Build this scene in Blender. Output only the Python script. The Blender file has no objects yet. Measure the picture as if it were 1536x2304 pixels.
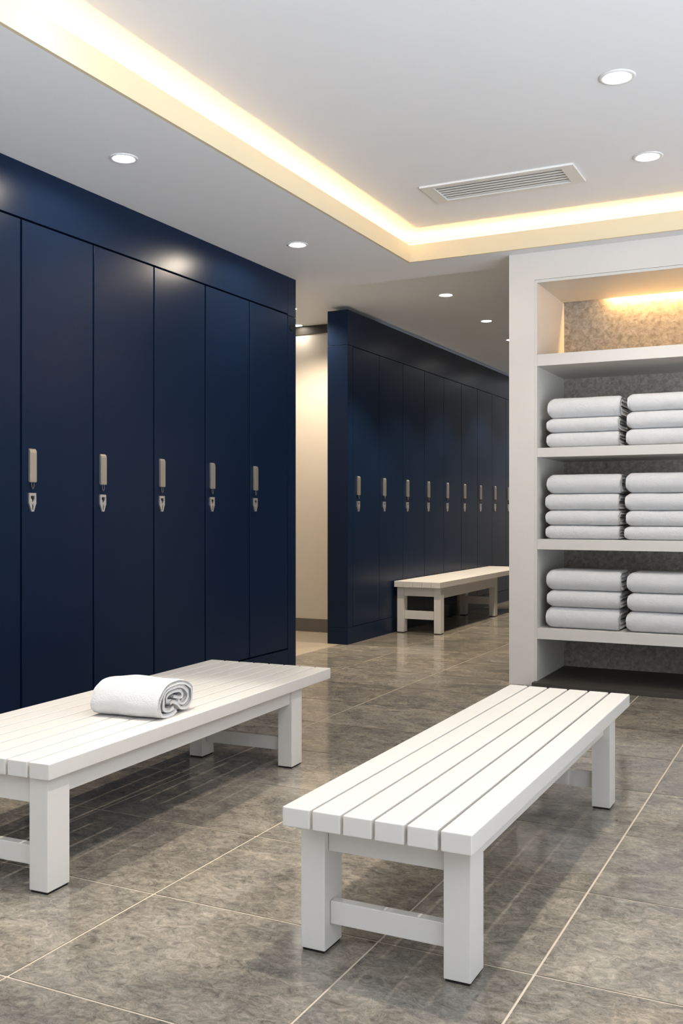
import bpy, bmesh, math, random
from mathutils import Vector, Matrix, noise
random.seed(7)
scene = bpy.context.scene
COL = scene.collection
R = math.radians

# ------------------------------------------------------------ camera, world, exposure
cam_d = bpy.data.cameras.new('camera'); cam = bpy.data.objects.new('camera', cam_d); COL.objects.link(cam)
cam.location = (0, 0, 1.15); cam.rotation_euler = (R(90), 0, R(26.46))
cam_d.sensor_fit = 'VERTICAL'; cam_d.sensor_height = 36; cam_d.lens = 2224.0/2304*36
cam_d.shift_y = -1.0/2304
cam_d.clip_start = .05
scene.camera = cam
scene.view_settings.view_transform = 'Standard'; scene.view_settings.look = 'None'
scene.view_settings.gamma = 1; scene.view_settings.use_curve_mapping = False
scene.view_settings.exposure = 0.68
W = bpy.data.worlds.new('World'); scene.world = W; W.use_nodes = True
WORLD_STRENGTH = 4.0; SKY_STRENGTH = 0.7
bgn = W.node_tree.nodes['Background']
bgn.inputs[0].default_value = (.84, .91, 1, 1)
# outside daylight, fill added below the horizon to brighten the ceiling, dimmer sky above
_t = W.node_tree; _tc = _t.nodes.new('ShaderNodeTexCoord'); _sx = _t.nodes.new('ShaderNodeSeparateXYZ'); _mr = _t.nodes.new('ShaderNodeMapRange')
_mr.inputs[1].default_value = -.12; _mr.inputs[2].default_value = .08
_mr.inputs[3].default_value = WORLD_STRENGTH; _mr.inputs[4].default_value = SKY_STRENGTH
_t.links.new(_tc.outputs['Generated'], _sx.inputs[0]); _t.links.new(_sx.outputs['Z'], _mr.inputs[0]); _t.links.new(_mr.outputs[0], bgn.inputs[1])

# light levels (watts)
P_MAIN = 106        # downlights of the raised ceiling
P_SOFFIT = 20      # downlights over the near lockers
P_HALL = 98        # downlights of the rear passage
P_COVE = 1.8        # strips per metre of cove
WARM = (1, .86, .68); NEUT = (1, .91, .80); AMBER = (1, .56, .18)

# ------------------------------------------------------------ materials
def new_mat(name):
    m = bpy.data.materials.new(name); m.use_nodes = True
    return m, m.node_tree.nodes, m.node_tree.links, m.node_tree.nodes['Principled BSDF']
def paint(name, col, rough=.5, spec=.5, bump=.0, bscale=200, var=.0, vscale=3):
    m, N, L, b = new_mat(name)
    b.inputs['Base Color'].default_value = (*col, 1); b.inputs['Roughness'].default_value = rough
    b.inputs['Specular IOR Level'].default_value = spec
    tc = N.new('ShaderNodeTexCoord')
    if var:
        n = N.new('ShaderNodeTexNoise'); n.inputs['Scale'].default_value = vscale; n.inputs['Detail'].default_value = 4
        L.new(tc.outputs['Object'], n.inputs['Vector'])
        r = N.new('ShaderNodeMix'); r.data_type = 'RGBA'
        r.inputs[6].default_value = (*[c*(1-var) for c in col], 1); r.inputs[7].default_value = (*[min(1, c*(1+var)) for c in col], 1)
        L.new(n.outputs['Fac'], r.inputs[0]); L.new(r.outputs[2], b.inputs['Base Color'])
    if bump:
        n2 = N.new('ShaderNodeTexNoise'); n2.inputs['Scale'].default_value = bscale; n2.inputs['Detail'].default_value = 3
        L.new(tc.outputs['Object'], n2.inputs['Vector'])
        bp = N.new('ShaderNodeBump'); bp.inputs['Strength'].default_value = bump; bp.inputs['Distance'].default_value = .002
        L.new(n2.outputs['Fac'], bp.inputs['Height']); L.new(bp.outputs['Normal'], b.inputs['Normal'])
    return m
def emit(name, col, s):
    m, N, L, b = new_mat(name)
    b.inputs['Base Color'].default_value = (1, 1, 1, 1)
    b.inputs['Emission Color'].default_value = (*col, 1); b.inputs['Emission Strength'].default_value = s
    return m

M_CEIL = paint('white ceiling paint', (.84, .85, .87), .7, .2, .05, 300, .015, 2)
M_WALL = paint('warm white wall paint', (.66, .625, .58), .6, .3, .05, 300, .02, 2)
M_LIPGLOW = paint('fascia paint with cove glow tint', (.74, .64, .44), .6, .3, .05, 300, .02, 2)  # warm cove glow on the lip is put into this base colour
M_BEIGE = paint('beige wall paint', (.56, .50, .42), .6, .3, .05, 300, .02, 2)
M_UNIT = paint('painted shelf board', (.62, .595, .555), .45, .4, .03, 300, .02, 2)
M_NAVY = paint('satin navy lacquer', (.0055, .0145, .038), .30, .13, .04, 500, .06, 1.5)
M_NAVYD = paint('navy carcass in the gaps', (.002, .003, .006), .6, .2)
M_BENCH = paint('off white bench paint', (.70, .672, .632), .38, .4, .08, 120, .02, 6)
M_BLACK = paint('black rubber', (.012, .012, .012), .6, .3)
M_TRIM = paint('dark bronze trim', (.045, .037, .026), .5, .3)
M_BASE = paint('grey brown skirting', (.13, .115, .10), .5, .3)
M_BASED = paint('dark brown plinth', (.055, .048, .042), .5, .3, .05, 100, .08, 5)
M_LAMP = emit('lamp glow', (1, .97, .92), 30)
M_LED = emit('warm strip glow', (1, .62, .25), 6)
M_RING = paint('white lamp ring', (.72, .72, .72), .4, .4)
M_VENT = paint('vent enamel', (.74, .73, .70), .45, .4)
M_VENTD = paint('dark duct', (.05, .055, .06), .8, .1)

def metal(name, col, rough):
    m, N, L, b = new_mat(name)
    b.inputs['Base Color'].default_value = (*col, 1); b.inputs['Metallic'].default_value = .85
    tc = N.new('ShaderNodeTexCoord'); mp = N.new('ShaderNodeMapping'); mp.inputs['Scale'].default_value = (600, 600, 12)
    n = N.new('ShaderNodeTexNoise'); n.inputs['Scale'].default_value = 1
    L.new(tc.outputs['Object'], mp.inputs[0]); L.new(mp.outputs[0], n.inputs['Vector'])
    mr = N.new('ShaderNodeMapRange'); mr.inputs[3].default_value = rough-.06; mr.inputs[4].default_value = rough+.08
    L.new(n.outputs['Fac'], mr.inputs[0]); L.new(mr.outputs[0], b.inputs['Roughness'])
    return m
M_STEEL = metal('brushed nickel', (.52, .475, .42), .45)
M_PLATE = metal('bright steel', (.70, .67, .64), .40)
M_WIRE = metal('dark steel wire', (.22, .2, .18), .4)

def terry():
    m, N, L, b = new_mat('white terry cloth')
    b.inputs['Base Color'].default_value = (.68, .68, .685, 1); b.inputs['Roughness'].default_value = .95
    b.inputs['Specular IOR Level'].default_value = .1; b.inputs['Sheen Weight'].default_value = .25
    tc = N.new('ShaderNodeTexCoord')
    n = N.new('ShaderNodeTexNoise'); n.inputs['Scale'].default_value = 260; n.inputs['Detail'].default_value = 4
    n3 = N.new('ShaderNodeTexNoise'); n3.inputs['Scale'].default_value = 30; n3.inputs['Detail'].default_value = 3
    L.new(tc.outputs['Object'], n.inputs['Vector']); L.new(tc.outputs['Object'], n3.inputs['Vector'])
    ad = N.new('ShaderNodeMath'); ad.operation = 'MULTIPLY_ADD'; ad.inputs[1].default_value = .8
    L.new(n3.outputs['Fac'], ad.inputs[0]); L.new(n.outputs['Fac'], ad.inputs[2])
    bp = N.new('ShaderNodeBump'); bp.inputs['Strength'].default_value = .8; bp.inputs['Distance'].default_value = .006
    L.new(ad.outputs[0], bp.inputs['Height']); L.new(bp.outputs['Normal'], b.inputs['Normal'])
    return m
M_TERRY = terry()

def plaster():
    m, N, L, b = new_mat('mottled concrete panel')
    b.inputs['Roughness'].default_value = .75; b.inputs['Specular IOR Level'].default_value = .2
    tc = N.new('ShaderNodeTexCoord')
    n = N.new('ShaderNodeTexNoise'); n.inputs['Scale'].default_value = 30; n.inputs['Detail'].default_value = 9; n.inputs['Roughness'].default_value = .72
    n.inputs['Distortion'].default_value = .6
    L.new(tc.outputs['Object'], n.inputs['Vector'])
    cr = N.new('ShaderNodeValToRGB'); cr.color_ramp.elements[0].position = .32; cr.color_ramp.elements[1].position = .68
    cr.color_ramp.elements[0].color = (.17, .155, .133, 1); cr.color_ramp.elements[1].color = (.44, .40, .35, 1)
    L.new(n.outputs['Fac'], cr.inputs[0]); L.new(cr.outputs[0], b.inputs['Base Color'])
    bp = N.new('ShaderNodeBump'); bp.inputs['Strength'].default_value = .25; bp.inputs['Distance'].default_value = .004
    L.new(n.outputs['Fac'], bp.inputs['Height']); L.new(bp.outputs['Normal'], b.inputs['Normal'])
    return m
M_PLASTER = plaster()

def stone():
    m, N, L, b = new_mat('polished grey stone tile')
    b.inputs['Specular IOR Level'].default_value = .48
    tc = N.new('ShaderNodeTexCoord')
    at = N.new('ShaderNodeAttribute'); at.attribute_name = 'tile'
    off = N.new('ShaderNodeVectorMath'); off.operation = 'MULTIPLY_ADD'; off.inputs[1].default_value = (37, 53, 29)
    L.new(at.outputs['Color'], off.inputs[0]); L.new(tc.outputs['Object'], off.inputs[2])
    mp = N.new('ShaderNodeMapping'); mp.inputs['Scale'].default_value = (1, 1.3, 1); L.new(off.outputs[0], mp.inputs[0])
    def nz(s, d, dist, r=.6):
        n = N.new('ShaderNodeTexNoise'); n.inputs['Scale'].default_value = s; n.inputs['Detail'].default_value = d
        n.inputs['Distortion'].default_value = dist; n.inputs['Roughness'].default_value = r
        L.new(mp.outputs[0], n.inputs['Vector']); return n
    big = nz(3.2, 8, .9, .65); fine = nz(19, 12, 1.9, .78); vein = nz(16, 9, 2.0, .72)
    mid = nz(6.5, 6, 1.4, .6)
    fm = N.new('ShaderNodeMix'); fm.data_type = 'FLOAT'; fm.inputs[0].default_value = .28
    L.new(fine.outputs['Fac'], fm.inputs[2]); L.new(mid.outputs['Fac'], fm.inputs[3])
    cr = N.new('ShaderNodeValToRGB'); e = cr.color_ramp.elements
    e[0].position = .36; e[0].color = (.09, .083, .073, 1); e[1].position = .65; e[1].color = (.43, .39, .33, 1)
    k = e.new(.5); k.color = (.235, .216, .186, 1)
    L.new(fm.outputs[0], cr.inputs[0])
    cb = N.new('ShaderNodeValToRGB'); cb.color_ramp.elements[0].position = .3; cb.color_ramp.elements[1].position = .7
    cb.color_ramp.elements[0].color = (.60, .615, .63, 1); cb.color_ramp.elements[1].color = (1.30, 1.24, 1.13, 1)
    L.new(big.outputs['Fac'], cb.inputs[0])
    mu = N.new('ShaderNodeMix'); mu.data_type = 'RGBA'; mu.blend_type = 'MULTIPLY'; mu.inputs[0].default_value = 1
    L.new(cr.outputs[0], mu.inputs[6]); L.new(cb.outputs[0], mu.inputs[7])
    # thin pale veins where the noise crosses its middle
    ab = N.new('ShaderNodeMath'); ab.operation = 'SUBTRACT'; ab.inputs[1].default_value = .5; L.new(vein.outputs['Fac'], ab.inputs[0])
    a2 = N.new('ShaderNodeMath'); a2.operation = 'ABSOLUTE'; L.new(ab.outputs[0], a2.inputs[0])
    mr = N.new('ShaderNodeMapRange'); mr.inputs[1].default_value = 0; mr.inputs[2].default_value = .03; mr.inputs[3].default_value = .5; mr.inputs[4].default_value = 0
    L.new(a2.outputs[0], mr.inputs[0])
    mv = N.new('ShaderNodeMath'); mv.operation = 'MULTIPLY'; L.new(mr.outputs[0], mv.inputs[0]); L.new(big.outputs['Fac'], mv.inputs[1])
    mx = N.new('ShaderNodeMix'); mx.data_type = 'RGBA'; mx.inputs[7].default_value = (.50, .45, .38, 1)
    L.new(mv.outputs[0], mx.inputs[0]); L.new(mu.outputs[2], mx.inputs[6])
    # per tile tone
    sp = N.new('ShaderNodeSeparateColor'); L.new(at.outputs['Color'], sp.inputs[0])
    tr = N.new('ShaderNodeMapRange'); tr.inputs[3].default_value = .88; tr.inputs[4].default_value = 1.1; L.new(sp.outputs[0], tr.inputs[0])
    sc = N.new('ShaderNodeVectorMath'); sc.operation = 'SCALE'; L.new(mx.outputs[2], sc.inputs[0]); L.new(tr.outputs[0], sc.inputs[3])
    L.new(sc.outputs[0], b.inputs['Base Color'])
    rr = N.new('ShaderNodeMapRange'); rr.inputs[3].default_value = .07; rr.inputs[4].default_value = .17; L.new(fine.outputs['Fac'], rr.inputs[0])
    L.new(rr.outputs[0], b.inputs['Roughness'])
    return m
M_STONE = stone()
M_GROUT = paint('sandy grout', (.60, .52, .41), .7, .2)
M_TAN = paint('smooth tan screed', (.40, .34, .26), .3, .5, .03, 60, .08, 4)

# ------------------------------------------------------------ helpers
def link_mesh(name, bm, mat, parent=None, smooth=False, auto=False):
    me = bpy.data.meshes.new(name); bm.to_mesh(me); bm.free()
    mats = mat if isinstance(mat, (list, tuple)) else [mat]
    for m_ in mats: me.materials.append(m_)
    if smooth:
        for p in me.polygons: p.use_smooth = True
    o = bpy.data.objects.new(name, me); COL.objects.link(o)
    if parent: o.parent = parent
    return o
def box(bm, x0, x1, y0, y1, z0, z1, bev=0, seg=2):
    r = bmesh.ops.create_cube(bm, size=1)
    vs = r['verts']
    for v in vs:
        v.co = Vector(((x0+x1)/2+v.co.x*(x1-x0), (y0+y1)/2+v.co.y*(y1-y0), (z0+z1)/2+v.co.z*(z1-z0)))
    if bev:
        es = list({e for v in vs for e in v.link_edges})
        bmesh.ops.bevel(bm, geom=es, offset=bev, segments=seg, affect='EDGES', profile=.6)
def boxobj(name, dims, mat, parent=None, bev=0, seg=2):
    bm = bmesh.new(); box(bm, *dims, bev=bev, seg=seg); return link_mesh(name, bm, mat, parent)
def tube(bm, pts, r, n=8):
    rings = []
    for i, p in enumerate(pts):
        a = pts[max(0, i-1)]; c = pts[min(len(pts)-1, i+1)]
        t = (Vector(c)-Vector(a)).normalized(); s = t.orthogonal().normalized(); u = t.cross(s)
        rings.append([bm.verts.new(Vector(p)+s*math.cos(2*math.pi*k/n)*r+u*math.sin(2*math.pi*k/n)*r) for k in range(n)])
    for i in range(len(rings)-1):
        for k in range(n): bm.faces.new((rings[i][k], rings[i][(k+1) % n], rings[i+1][(k+1) % n], rings[i+1][k]))
    bm.faces.new(rings[0][::-1]); bm.faces.new(rings[-1])
def lathe(bm, prof, n=40):
    rings = [[bm.verts.new((r*math.cos(2*math.pi*k/n), r*math.sin(2*math.pi*k/n), z)) for k in range(n)] for r, z in prof]
    for i in range(len(rings)-1):
        for k in range(n): bm.faces.new((rings[i][k], rings[i][(k+1) % n], rings[i+1][(k+1) % n], rings[i+1][k]))
    return rings
def tag(o, label, cat, group=None):
    o['label'] = label; o['category'] = cat
    if group: o['group'] = group
    return o
def thing(name, loc, label, cat, group=None, rz=0):
    o = bpy.data.objects.new(name, None); COL.objects.link(o); o.location = loc; o.rotation_euler = (0, 0, rz)
    o.empty_display_size = .1
    return tag(o, label, cat, group)
def struct(name, bm_or_dims, mat):
    o = boxobj(name, bm_or_dims, mat) if isinstance(bm_or_dims, tuple) else link_mesh(name, bm_or_dims, mat)
    o['kind'] = 'structure'; return o
def copy_tree(o, parent=None):
    c = o.copy(); COL.objects.link(c); c.parent = parent
    for ch in o.children: copy_tree(ch, c)
    return c
def area(name, loc, rot, sx, sy, watts, col, parent=None):
    d = bpy.data.lights.new(name, 'AREA'); d.shape = 'RECTANGLE'; d.size = sx; d.size_y = sy; d.energy = watts; d.color = col
    o = bpy.data.objects.new(name, d); COL.objects.link(o); o.location = loc; o.rotation_euler = rot
    if parent: o.parent = parent
    return o

# ------------------------------------------------------------ setting
ZC = 2.8635      # soffit underside
ZU = 3.0635      # raised ceiling
ZH = 2.93        # rear passage ceiling
X1 = -3.56       # near locker fronts
X2 = -3.75       # far locker fronts
CX, CY = -2.607, 6.29   # inner corner of the raised recess
XR = 2.6; YF = -1.8
YW = 6.42        # face of the wall that holds the shelves

# tiled floor: one mesh, a grout bed and the tiles on it
bm = bmesh.new()
xs = [-3.83, -3.22, -2.53, -1.83, -1.09, -.665, .05, .75, 1.45, 2.15, XR]
xs_left = [-4.5] + xs
ys = [2.41+.59*k for k in range(-10, 20)]; ys = [y for y in ys if y > YF and y < 14] + [14.0]; ys.insert(0, YF)
col = bm.loops.layers.color.new('tile')
g = .0034
bmesh.ops.create_cube(bm, size=1, matrix=Matrix.Translation(((XR-4.6)/2, (YF+14)/2, -.0515)) @ Matrix.Diagonal((XR+4.6, 14-YF, .1, 1)))
for i in range(len(xs_left)-1):
    for j in range(len(ys)-1):
        a, b_, c, d = xs_left[i]+g, xs_left[i+1]-g, ys[j]+g, ys[j+1]-g
        if i == 0 and c > 6.42: continue
        if d-c < .01: continue
        f = bm.faces.new([bm.verts.new(p) for p in ((a, c, 0), (b_, c, 0), (b_, d, 0), (a, d, 0))]); f.material_index = 1
        cc = (random.random(), random.random(), random.random(), 1)
        for lp in f.loops: lp[col] = cc
struct('floor', bm, [M_GROUT, M_STONE])
struct('floor', (-6.5, -3.832, 6.40, 14, -.02, .0005), M_TAN)

# ceilings
struct('ceiling', (-2.85, XR, YF, 6.55, ZU, ZU+.1), M_CEIL)
bm = bmesh.new()
box(bm, -4.3, CX-.018, YF, 6.735, ZC, ZC+.02)
box(bm, CX-.018, XR, CY+.018, 6.735, ZC, ZC+.02)
box(bm, -4.3, -2.85, YF, 6.735, ZC+.0201, ZU+.1)
box(bm, -2.85, XR, 6.55, 6.735, ZC+.0201, ZU+.1)
struct('ceiling', bm, M_CEIL)
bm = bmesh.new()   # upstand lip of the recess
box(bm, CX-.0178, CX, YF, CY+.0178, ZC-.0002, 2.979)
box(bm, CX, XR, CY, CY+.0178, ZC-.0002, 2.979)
struct('trim_1', bm, M_LIPGLOW)
struct('ceiling', (-6.5, -1.6, 6.735, 14, ZH, ZH+.1), M_CEIL)
# walls
struct('wall_left', (-4.2, -4.07, YF, 6.39, 0, ZC), M_WALL)
struct('wall_right', (XR, XR+.1, 4.6, 7.3, 0, ZU), M_WALL)
struct('wall_front', (-4.2, XR+.1, YF-.1, YF-.0005, 0, 1.0), M_WALL)
struct('wall_back', (-6.5, -3.95, 8.35, 8.45, 0, 2.85), M_BEIGE)
struct('trim_2', (-6.5, -3.95, 8.34, 8.45, 2.85, ZH), M_TRIM)
struct('baseboard_back', (-6.5, -3.95, 8.335, 8.35, 0, .125), M_BASE)
struct('wall_hall', (-3.96, -1.8, 14, 14.1, 0, ZH), M_WALL)
struct('wall_passage', (-1.943, -1.843, 7.30, 14, 0, ZH), M_NAVY)
struct('wall_side', (-6.5, -4.2, 6.29, 6.39, 0, ZH), M_WALL)
struct('wall_far', (-6.6, -6.5, 6.4, 8.45, 0, ZH), M_WALL)
# wall that holds the shelving: post, lintel, right part
NX0, NX1, NZ, NYB = -1.771, .35, 2.661, 7.15
bm = bmesh.new()
box(bm, -1.943, NX0, YW, 7.30, 0, ZC)
box(bm, NX0, NX1, YW, NYB-.04, NZ+.02, ZC)
box(bm, NX0, NX1, NYB-.04, 7.30, NZ+.101, ZC)
box(bm, NX1, XR, YW, 7.30, 0, ZC)
struct('wall_shelving', bm, M_WALL)

# ------------------------------------------------------------ shelving
unit = thing('shelving_unit', (NX0, YW, 0), 'built-in off white open shelving with grey concrete back, holding folded towels', 'shelving')
wu = NX1-NX0; du = NYB-YW
boxobj('side_panel', (0.0005, .018, .0, du, .03, NZ), M_UNIT, unit)
boxobj('side_panel', (wu-.018, wu-.0005, .0, du, .03, NZ), M_UNIT, unit)
boxobj('top_panel', (0.0005, wu-.0005, .0, du-.035, NZ, NZ+.018), M_UNIT, unit)
boxobj('back_panel', (0.0005, wu-.0005, du, du+.03, .0, NZ+.10), M_PLASTER, unit)['label'] = 'mottled grey concrete back panel'
boxobj('base_plinth', (0.0005, wu-.0005, -.07, du, 0.001, .03), M_BASED, unit, bev=.002)['label'] = 'dark brown base'
SHELF = [(2.111, 2.187), (1.509, 1.570), (.900, .968), (.309, .380)]
for z0, z1 in SHELF:
    boxobj('shelf', (.0185, wu-.0185, .0015, du, z0, z1), M_UNIT, unit, bev=.0015)
led = boxobj('light_strip', (.33, wu-.1, du-.033, du-.018, NZ+.040, NZ+.050), M_LED, unit)
led['label'] = 'glowing warm light strip'
area('strip_light', ((wu+.25)/2, du-.025, NZ+.034), (R(0), 0, 0), wu-.45, .012, 19, (1, .58, .20), unit)

# cove strips
def cove(name, x0, x1, y0, y1, label):
    lx, ly = abs(x1-x0), abs(y1-y0)
    t = thing(name, ((x0+x1)/2, (y0+y1)/2, ZC+.021), label, 'light strip', 'warm cove light strips')
    boxobj('profile', (-lx/2, lx/2, -ly/2, ly/2, 0, .014), M_RING, t)
    sx, sy = (lx, .012) if lx > ly else (.012, ly)
    boxobj('diffuser', (-sx/2, sx/2, -sy/2, sy/2, .014, .018), M_LED, t)
    area('strip_light', (0, 0, .022), (R(180), 0, 0), sx, sy, P_COVE*max(lx, ly), AMBER if lx > ly else (1, .56, .18), t)
cove('light_strip', CX-.125, CX-.100, YF, CY+.09, 'warm light strip hidden in the cove along the left soffit')
cove('light_strip', CX-.10, XR, CY+.100, CY+.125, 'warm light strip hidden in the cove above the shelving wall')

# ------------------------------------------------------------ downlights
def make_downlight():
    t = thing('downlight', (0, 0, 0), '', 'downlight')
    bm = bmesh.new()
    lathe(bm, [(.050, .0), (.052, -.004), (.062, -.0055), (.069, -.003), (.070, 0)])
    link_mesh('trim_ring', bm, M_RING, t, smooth=True)
    bm = bmesh.new()
    rr = lathe(bm, [(.051, -.002), (.03, -.004), (.003, -.0045)]); bm.faces.new(rr[-1][::-1])
    link_mesh('lens', bm, M_LAMP, t, smooth=True)
    return t
dl0 = make_downlight(); first = [True]
# the light child must not be copied, so build the plain copies first and add lamps after
LAMPS = [
 (-3.08, 3.82, ZC, P_SOFFIT, 'round downlight in the left soffit, the one nearer the left edge of the photo', 1, 178, .25, WARM),
 (-3.08, 5.555, ZC, P_SOFFIT, 'round downlight in the left soffit, near the far end of the near locker row', 1, 178, .25, WARM),
 (-.853, 4.436, ZU, P_MAIN*.33, 'largest downlight, in the raised ceiling at the upper right', 1.14, 110, .6, NEUT),
 (-.896, 5.503, ZU, P_MAIN*.42, 'downlight in the raised ceiling at the right edge, right of the vent', 1.14, 110, .6, NEUT),
 (-2.85, 7.65, ZH, P_HALL*1.5, 'downlight in the rear passage ceiling, the nearer of its two large ones', 1, 105, .5, WARM),
 (-2.90, 8.86, ZH, P_HALL, 'downlight in the rear passage ceiling, above the far navy lockers', .9, 105, .5, WARM),
 (-2.99, 9.95, ZH, P_HALL, 'tiny sliver of downlight showing beside the top of the white post', .9, 105, .5, WARM),
 (-4.585, 8.265, ZH, P_HALL*.02, 'half hidden downlight beside the near locker end, above the dark wall trim', .9, 150, 1, WARM),
 (-4.255, 7.56, ZH, P_HALL*1.35, 'tiny glint of a downlight beside the near locker end, just above the half hidden one', .9, 150, .5, WARM),
 (-.72, 2.62, ZU, P_MAIN*1.02, 'downlight above the slatted bench, overhead and out of view', 1.14, 70, .5, NEUT),
 (-2.35, 2.75, ZU, P_MAIN*1.15, 'downlight above the bench with the rolled towel, overhead and out of view', 1.14, 40, .4, NEUT),
 (-3.08, 2.08, ZC, P_SOFFIT, 'downlight in the left soffit, overhead and out of view', 1, 70, .5, WARM),
 (-3.08, .34, ZC, P_SOFFIT, 'downlight in the left soffit, behind the camera', 1, 70, .5, WARM),
 (.9, 4.4, ZU, P_MAIN*.1, 'downlight in the raised ceiling, right of the picture', 1.14, 120, .6, NEUT),
 (.9, 1.0, ZU, P_MAIN*.08, 'downlight in the raised ceiling, behind the camera', 1.14, 120, .6, NEUT),
 (-3.05, 11.25, ZH, P_HALL, 'downlight in the rear passage, hidden behind the shelving wall', 1, 105, .5, WARM),
 (-3.05, 12.6, ZH, P_HALL, 'last downlight in the rear passage, hidden behind the shelving wall', 1, 105, .5, WARM),
]
roots = []
for L_ in LAMPS:
    roots.append(dl0 if first[0] else copy_tree(dl0)); first[0] = False
for t, (x, y, z, w, lab, s, cone, bl, c) in zip(roots, LAMPS):
    t.location = (x, y, z-.0005); t.scale = (s, s, 1); t['label'] = lab; t['group'] = 'round recessed downlights'
    d = bpy.data.lights.new('lamp_light', 'SPOT'); d.energy = w; d.color = c; d.spot_size = R(cone); d.spot_blend = bl
    d.shadow_soft_size = .04
    o = bpy.data.objects.new('lamp_light', d); COL.objects.link(o); o.location = (0, 0, -.012); o.parent = t

# ------------------------------------------------------------ ceiling vent
v = thing('ceiling_vent', (-2.185, 5.415, ZU), 'long white slotted air vent in the raised ceiling', 'vent')
vw, vd = .905, .32
bm = bmesh.new()
box(bm, 0, vw, 0, .035, -.012, -.0005); box(bm, 0, vw, vd-.035, vd, -.012, -.0005)
box(bm, 0, .075, .035, vd-.035, -.012, -.0005); box(bm, vw-.075, vw, .035, vd-.035, -.012, -.0005)
link_mesh('frame', bm, M_VENT, v)
boxobj('duct', (.075, vw-.075, .035, vd-.035, -.0022, -.0006), M_VENTD, v)['label'] = 'dark duct opening'
n = 6; pit = (vd-.07)/n
for k in range(n):
    bm = bmesh.new(); y = .035+pit*(k+.30)
    box(bm, .0752, vw-.0752, y, y+pit*.52, -.0062, -.0026)
    link_mesh('slat', bm, M_VENT, v)

# ------------------------------------------------------------ lockers
PH, DT = .147, 2.590     # plinth top, header bottom
def make_locker(w, depth, gap, hy):
    """origin: floor, front plane x=0, near edge y=0, door faces +x"""
    t = thing('locker', (0, 0, 0), '', 'locker')
    boxobj('body', (-depth, -.0215, .001, w-.001, PH+.002, DT-.003), M_NAVYD, t)
    dr = boxobj('door', (-.020, 0, gap/2, w-gap/2, PH+gap*.5, DT-gap*.6), M_NAVY, t, bev=.0012, seg=1)
    # handle: tapered grip bar standing off the door, its top swept back
    bm = bmesh.new(); hw = .046; z0, z1 = 1.294, 1.462
    prof = [(0.0, z0+.004), (.012, z0), (.016, z0+.004), (.016, z1-.020), (.013, z1-.008), (.007, z1-.002), (0.0, z1)]
    A = [bm.verts.new((x, hy, z)) for x, z in prof]; B = [bm.verts.new((x, hy+hw, z)) for x, z in prof]
    bm.faces.new(A); bm.faces.new(B[::-1])
    for i in range(len(prof)):
        j = (i+1) % len(prof); bm.faces.new((A[j], A[i], B[i], B[j]))
    bmesh.ops.recalc_face_normals(bm, faces=bm.faces)
    bmesh.ops.bevel(bm, geom=[e for e in bm.edges if e.calc_face_angle(0) > .6], offset=.0022, segments=2, affect='EDGES')
    link_mesh('handle', bm, M_STEEL, dr)
    bm = bmesh.new(); c = hy+hw*.5
    tube(bm, [(.010, c-.008, z0+.004), (.010, c-.008, z0-.018), (.010, c-.004, z0-.028), (.010, c, z0-.034), (.010, c+.004, z0-.028), (.010, c+.008, z0-.018), (.010, c+.008, z0+.004)], .0018, 6)
    link_mesh('hook', bm, M_WIRE, dr, smooth=True)['label'] = 'dark wire hook'
    # hasp plate with keyhole and slot, real cut outs
    out = [(-.024, 1.242), (.024, 1.242), (.025, 1.190), (.021, 1.183), (.009, 1.150), (-.007, 1.150), (-.020, 1.183), (-.024, 1.190)]
    hole = [(-.013, 1.228), (.014, 1.228), (.013, 1.213), (.002, 1.199), (.001, 1.196), (-.003, 1.197), (-.006, 1.211), (-.012, 1.216)]
    slot = [(.001, 1.193), (.005, 1.178), (.0035, 1.160), (.0005, 1.157), (-.0025, 1.160), (-.003, 1.178)]
    bm = bmesh.new(); th = .009
    def ringv(pts, x): return [bm.verts.new((x, c+p[0], p[1])) for p in pts]
    from mathutils.geometry import tessellate_polygon
    pts3 = [[Vector((p[0], p[1], 0)) for p in q] for q in (out, hole, slot)]
    tri = tessellate_polygon(pts3); flat = [p for q in (out, hole, slot) for p in q]
    F = ringv(flat, th); Bk = ringv(flat, .0005)
    for a in tri:
        bm.faces.new([F[i] for i in a]); bm.faces.new([Bk[i] for i in a][::-1])
    s = 0
    for q in (out, hole, slot):
        m_ = len(q)
        for i in range(m_):
            a, b2 = s+i, s+(i+1) % m_
            bm.faces.new((F[a], F[b2], Bk[b2], Bk[a]))
        s += m_
    bmesh.ops.recalc_face_normals(bm, faces=bm.faces)
    pl = link_mesh('lock_plate', bm, M_PLATE, dr)
    pl['label'] = 'small pointed steel lock plate'
    boxobj('keyhole', (.0006, .002, c-.014, c+.014, 1.195, 1.229), M_BLACK, pl)
    return t

pitch1 = (6.276-3.635)/5
src = make_locker(pitch1, .48, .014, .045)
near_labels = ['navy locker door next to the narrow end panel, last of the near row',
 'navy locker second from the end panel of the near row',
 'navy locker in the middle of the five whole doors of the near row',
 'navy locker fourth from the end panel, left of the middle door of the near row',
 'widest looking navy locker, the last whole door towards the left edge',
 'navy locker cut off by the left edge of the photo, only a strip showing']
near = [src]+[copy_tree(src) for _ in range(7)]
for i, t in enumerate(near):
    t.location = (X1, 6.276-pitch1*(i+1), 0)
    t['label'] = near_labels[i] if i < 6 else 'navy locker of the near row, %s beyond the left edge of the photo' % ('first' if i == 6 else 'second')
    t['group'] = 'navy lockers in the near row'
pitch2 = .5605
src2 = make_locker(pitch2, .15, .006, .082)
ords = ['first', 'second', 'third', 'fourth', 'fifth', 'sixth', 'seventh', 'eighth', 'ninth']
far = [src2]+[copy_tree(src2) for _ in range(9)]
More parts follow.
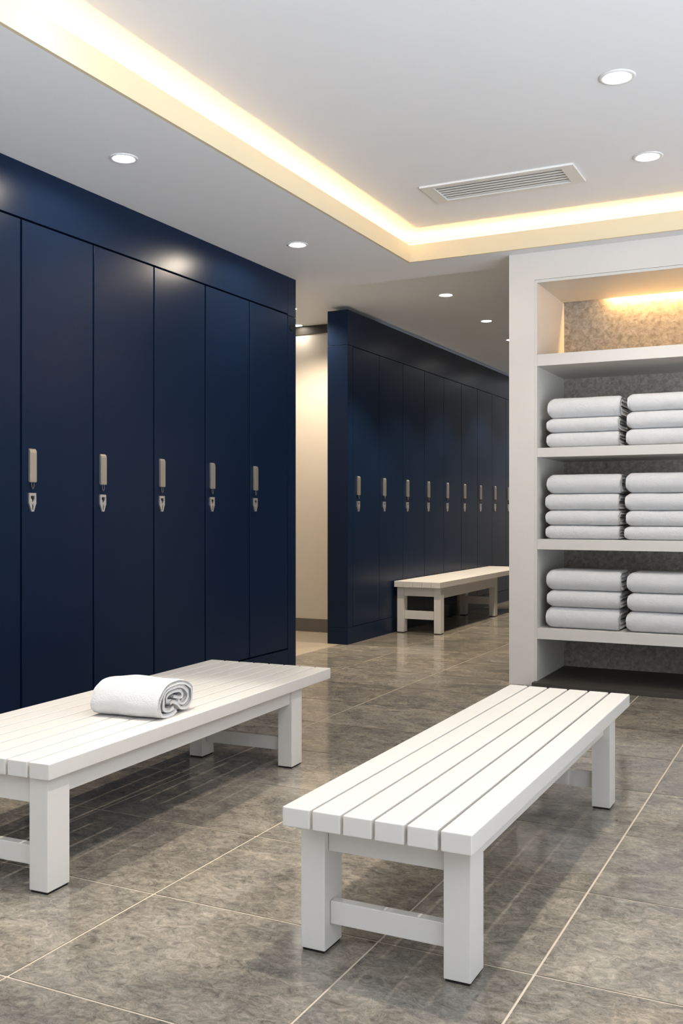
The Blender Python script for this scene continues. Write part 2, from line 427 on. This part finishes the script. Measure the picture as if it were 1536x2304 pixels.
for i, t in enumerate(far):
    t.location = (X2, 7.756+pitch2*i, 0)
    if i == 0: lab = 'narrow looking navy locker of the far row, first beside its free end'
    elif i < 8: lab = 'navy locker of the far row, %s from its free end' % ords[i]
    elif i == 8: lab = 'navy locker of the far row, mostly hidden by the white post'
    else: lab = 'last navy locker of the far row, hidden behind the shelving wall'
    t['label'] = lab; t['group'] = 'navy lockers in the far row'
y_end1 = 6.276-pitch1*8; y_end2 = 7.756+pitch2*10
nb = .0015
tag(boxobj('header_panel', (-4.06, X1, y_end1, 6.276, DT+.002, ZC-.001), M_NAVY, bev=nb), 'long plain navy panel above the near row of lockers', 'panel', 'navy locker casing panels')
tag(boxobj('plinth', (-4.06, X1, y_end1, 6.276, 0, PH-.002), M_NAVY, bev=nb), 'low navy plinth under the near row of lockers', 'plinth', 'navy locker casing panels')
e = thing('end_panel', (X1, 6.278, 0), 'narrow navy end panel with round black cap, closing the near lockers', 'panel', 'navy locker casing panels')
boxobj('upper_panel', (-.5, 0, 0, .117, DT-.008, ZC-.001), M_NAVY, e, bev=nb)
boxobj('side_board', (-.5, 0, 0, .117, 0, DT-.012), M_NAVY, e, bev=nb)
bm = bmesh.new(); rr = lathe(bm, [(.024, 0), (.024, .005), (.019, .008), (.001, .008)], 24); bm.faces.new(rr[-1])
bmesh.ops.rotate(bm, verts=bm.verts, cent=(0, 0, 0), matrix=Matrix.Rotation(R(90), 3, 'Y')); bmesh.ops.translate(bm, verts=bm.verts, vec=(0, .055, 2.50))
link_mesh('cap', bm, M_BLACK, e)['label'] = 'round black cap'
# far casing
tag(boxobj('header_panel', (-3.946, X2, 7.655, y_end2, DT+.002, ZC+.03), M_NAVY, bev=nb), 'navy panel above the far row of lockers', 'panel', 'navy locker casing panels')
tag(boxobj('plinth', (-3.946, X2, 7.655, y_end2, 0, PH-.002), M_NAVY, bev=nb), 'navy plinth under the far row of lockers, beside the far bench', 'plinth', 'navy locker casing panels')
tag(boxobj('end_panel', (-3.946, X2, 7.655, 7.754, PH, DT), M_NAVY, bev=nb), 'plain navy end panel at the free end of the far lockers', 'panel', 'navy locker casing panels')

# ------------------------------------------------------------ benches
def make_bench(L_, w, n, zt, th, legs_x, legs_y, label, lw=.07, ld=.10, ap=.062, st=(.07, .13), gap=.008, bev=.0045):
    """origin: floor under the near right top corner; +y along, -x across. legs_x: right outer edge of the two legs; legs_y: near face"""
    t = thing('bench', (0, 0, 0), label, 'bench', 'white slatted benches')
    sw = (w-gap*(n-1))/n
    for k in range(n):
        x1 = -k*(sw+gap); boxobj('slat', (x1-sw, x1, 0, L_, zt-th, zt), M_BENCH, t, bev=bev, seg=3)
    zb = zt-th-.0005
    for ly, insets in zip(legs_y, legs_x):
        for ins in insets:
            lg = boxobj('leg', (-ins-lw, -ins, ly, ly+ld, .007, zb), M_BENCH, t, bev=.0025)
            boxobj('foot_pad', (-ins-lw+.004, -ins-.004, ly+.004, ly+ld-.004, 0, .0075), M_BLACK, lg)['label'] = 'thin black foot pad'
        a, b2 = -insets[-1], -insets[0]-lw
        boxobj('end_rail', (a+.001, b2-.001, ly+.02, ly+.05, zb-.085, zb), M_BENCH, t, bev=.0015)
        boxobj('stretcher', (a+.001, b2-.001, ly+.03, ly+.06, *st), M_BENCH, t, bev=.0025)
    y0, y1 = legs_y[0]+ld, legs_y[-1]
    for ins, s in ((legs_x[0][0], -1), (legs_x[0][-1]+lw, 1)):
        xa, xb = (-ins-.035, -ins-.010) if s < 0 else (-ins+.010, -ins+.035)
        boxobj('side_rail', (xa, xb, y0+.0005, y1-.0005, zb-ap, zb), M_BENCH, t, bev=.0015)
    return t
b1 = make_bench(1.98, .506, 6, .40, .050, [(.035, .432), (.020, .415)], (.092, 1.68), 'white slatted bench at the lower right, standing empty in front')
b1.location = (-.750, 2.185, 0)
b2_ = make_bench(1.985, .665, 8, .40, .050, [(.022, .515), (.022, .49)], (.02, 1.62), 'wide white slatted bench at the left carrying the rolled towel')
b2_.location = (-2.083, 2.238, 0); b2_.rotation_euler = (0, 0, R(2.2))
b3 = make_bench(2.9, .465, 5, .49, .055, [(.012, .385), (.045, .385)], (.045, 1.80), 'small looking white bench along the far navy lockers', lw=.068, ld=.09, ap=.10, st=(.13, .21), gap=.003, bev=.003)
b3.location = (-3.268, 8.62, 0)

# ------------------------------------------------------------ folded towels
def sheet(bm, cl, t, nx, X0, X1_, fz):
    """thick sheet: centreline cl in (y,z), thickness t, extruded from X0 to X1_, fz deforms a point"""
    m_ = len(cl); L1, L2 = [], []
    for i, (y, z) in enumerate(cl):
        a = cl[max(0, i-1)]; c = cl[min(m_-1, i+1)]
        d = Vector((c[0]-a[0], c[1]-a[1])).normalized(); nrm = Vector((-d.y, d.x))
        L1.append((y+nrm.x*t/2, z+nrm.y*t/2)); L2.append((y-nrm.x*t/2, z-nrm.y*t/2))
    prof = L1+L2[::-1]
    rings = []
    for k in range(nx+1):
        x = X0+(X1_-X0)*k/nx
        rings.append([bm.verts.new(fz(Vector((x, y, z)))) for y, z in prof])
    q = len(prof)
    for k in range(nx):
        for i in range(q): bm.faces.new((rings[k][i], rings[k][(i+1) % q], rings[k+1][(i+1) % q], rings[k+1][i]))
    for ring, rev in ((rings[0], False), (rings[-1], True)):
        for i in range(m_-1):
            f = (ring[i], ring[i+1], ring[q-2-i], ring[q-1-i]); bm.faces.new(f[::-1] if rev else f)
def folded_towel(w, d, h, seed):
    """origin: front left bottom corner, +x width, +y depth"""
    bm = bmesh.new(); nC = 7; h = h-.001
    t = h/4*.93
    def C(z0, z1, y0):
        r = (z1-z0)/2; zc = (z0+z1)/2; yc = y0+t/2+r
        pts = [(d-.01-(d-.01-yc)*k/6, z0) for k in range(7)]
        pts += [(yc-r*math.sin(math.pi*k/nC)*.86, zc-r*math.cos(math.pi*k/nC)) for k in range(1, nC)]
        pts += [(yc+(d-yc-.004)*k/6, z1) for k in range(7)]
        return pts
    def fz(p):
        x, y, z = p
        u = x/w
        el = max(0, 1-u*w/.035); er = max(0, 1-(1-u)*w/.018)
        sq = 1-.34*el**2-.16*er**2
        zz = h/2+(z-h/2)*sq
        sag = noise.noise(Vector((x*5+seed*3.1, seed, y*3)))*.004*(z/h)
        front = noise.noise(Vector((x*9, z*18, seed*7.7)))*.004
        lat = noise.noise(Vector((y*16, z*55, seed*2.3)))*.007
        zz = zz+sag*1.0+noise.noise(Vector((y*13, seed*4, x*9)))*.003*er
        return Vector((x+lat*(1 if u > .5 else .4)*(abs(u-.5)*2)**2, y+front, min(h, max(0, zz))))
    sheet(bm, C(t/2, h-t/2, 0), t, 36, 0, w, fz)
    sheet(bm, C(t*1.5+.001, h-t*1.5-.001, t*1.05), t*.94, 36, .002, w-.004, fz)
    o = link_mesh('folded_towel', bm, M_TERRY, None, smooth=True)
    return o
YT = YW+.012
rows = {
 'upper': (1.570, [('left', -1.692, .470, [.100, .093, .136]), ('right', -1.178, .50, [.108, .112, .112])]),
 'middle': (.968, [('left', -1.700, .478, [.092, .099, .108, .128]), ('right', -1.186, .50, [.088, .100, .112, .130])]),
 'lower': (.380, [('left', -1.695, .476, [.142, .110, .132]), ('right', -1.182, .50, [.132, .118, .130])]),
}
pos = {3: ['bottom', 'middle', 'top'], 4: ['bottom', 'second from the bottom', 'second from the top', 'top']}
sd = 0
for rn, (z0, stacks) in rows.items():
    for sn, x0, w, hs in stacks:
        z = z0+.0005
        for k, h in enumerate(hs):
            sd += 1
            o = folded_towel(w+random.uniform(-.004, .004), .34, h, sd)
            o.location = (x0+random.uniform(-.006, .006)-(.008 if k == 0 else 0), YT+random.uniform(0, .008)+(.004 if k == len(hs)-1 else 0), z)
            tag(o, 'white folded towel, %s of the %s stack on the %s towel shelf' % (pos[len(hs)][k], sn, rn), 'towel', 'folded towels on the shelves')
            z += h

# ------------------------------------------------------------ rolled towel on the left bench
def rolled_towel():
    bm = bmesh.new(); t = .0150; Lw = .275
    # end view of the roll traced as three nested layers of cloth: u across, v up
    raw = [
     [(1178, 598), (1140, 640), (1080, 664), (1010, 664), (972, 600), (968, 500), (1000, 385), (1070, 290), (1150, 243), (1240, 226), (1330, 250), (1385, 320), (1396, 420), (1368, 505), (1310, 560), (1240, 560), (1190, 505), (1140, 478), (1105, 500)],
     [(1165, 560), (1110, 600), (1050, 590), (1030, 520), (1034, 440), (1075, 350), (1140, 302), (1225, 280), (1300, 300), (1338, 350), (1345, 420), (1310, 480), (1262, 500), (1215, 460)],
     [(1085, 500), (1088, 430), (1120, 375), (1190, 345), (1250, 342), (1288, 370), (1285, 415), (1240, 430), (1170, 415)],
    ]
    def uv(p):
        return ((p[0]-950)/465*.268-.134, ((700-.318*(p[0]-960))-p[1])/430*.128)
    def crom(P, n=6):
        P = [Vector(q) for q in P]; P = [2*P[0]-P[1]]+P+[2*P[-1]-P[-2]]; out = []
        for i in range(1, len(P)-2):
            for k in range(n):
                a = k/n; p0, p1, p2, p3 = P[i-1:i+3]
                out.append(.5*((2*p1)+(p2-p0)*a+(2*p0-5*p1+4*p2-p3)*a*a+(3*p1-p0-3*p2+p3)*a**3))
        out.append(P[-2]); return out
    lines = [[tuple(v_) for v_ in crom([uv(q) for q in r_])] for r_ in raw]
    zmin = min(q[1] for q in lines[0])-t/2
    def fz(p):
        x, y, z = p
        e = min(x, Lw-x); q = max(0, 1-e/.02)
        w_ = noise.noise(Vector((x*11, y*13, z*13)))*.006
        b = 1+.03*math.sin(x/Lw*math.pi)
        return Vector((x+noise.noise(Vector((y*26, z*26, 3)))*.006*(1 if x > Lw/2 else -1), y*b*(1-.04*q*q)+w_*.6, max(.0004, z*b*(1-.035*q*q)+w_*min(1, z/.04))))
    for i, ln in enumerate(lines):
        sheet(bm, [(u, v_-zmin) for u, v_ in ln], t if i < 2 else .013, 36, .003*i, Lw-.004*i, fz)
    return link_mesh('rolled_towel', bm, M_TERRY, None, smooth=True)
rt = rolled_towel()
rt.scale = (1.03, 1, .95)
rt.location = (-2.452, 2.965, .4005); rt.rotation_euler = (0, 0, R(6))
tag(rt, 'white terry towel rolled up, lying on the left bench', 'towel')
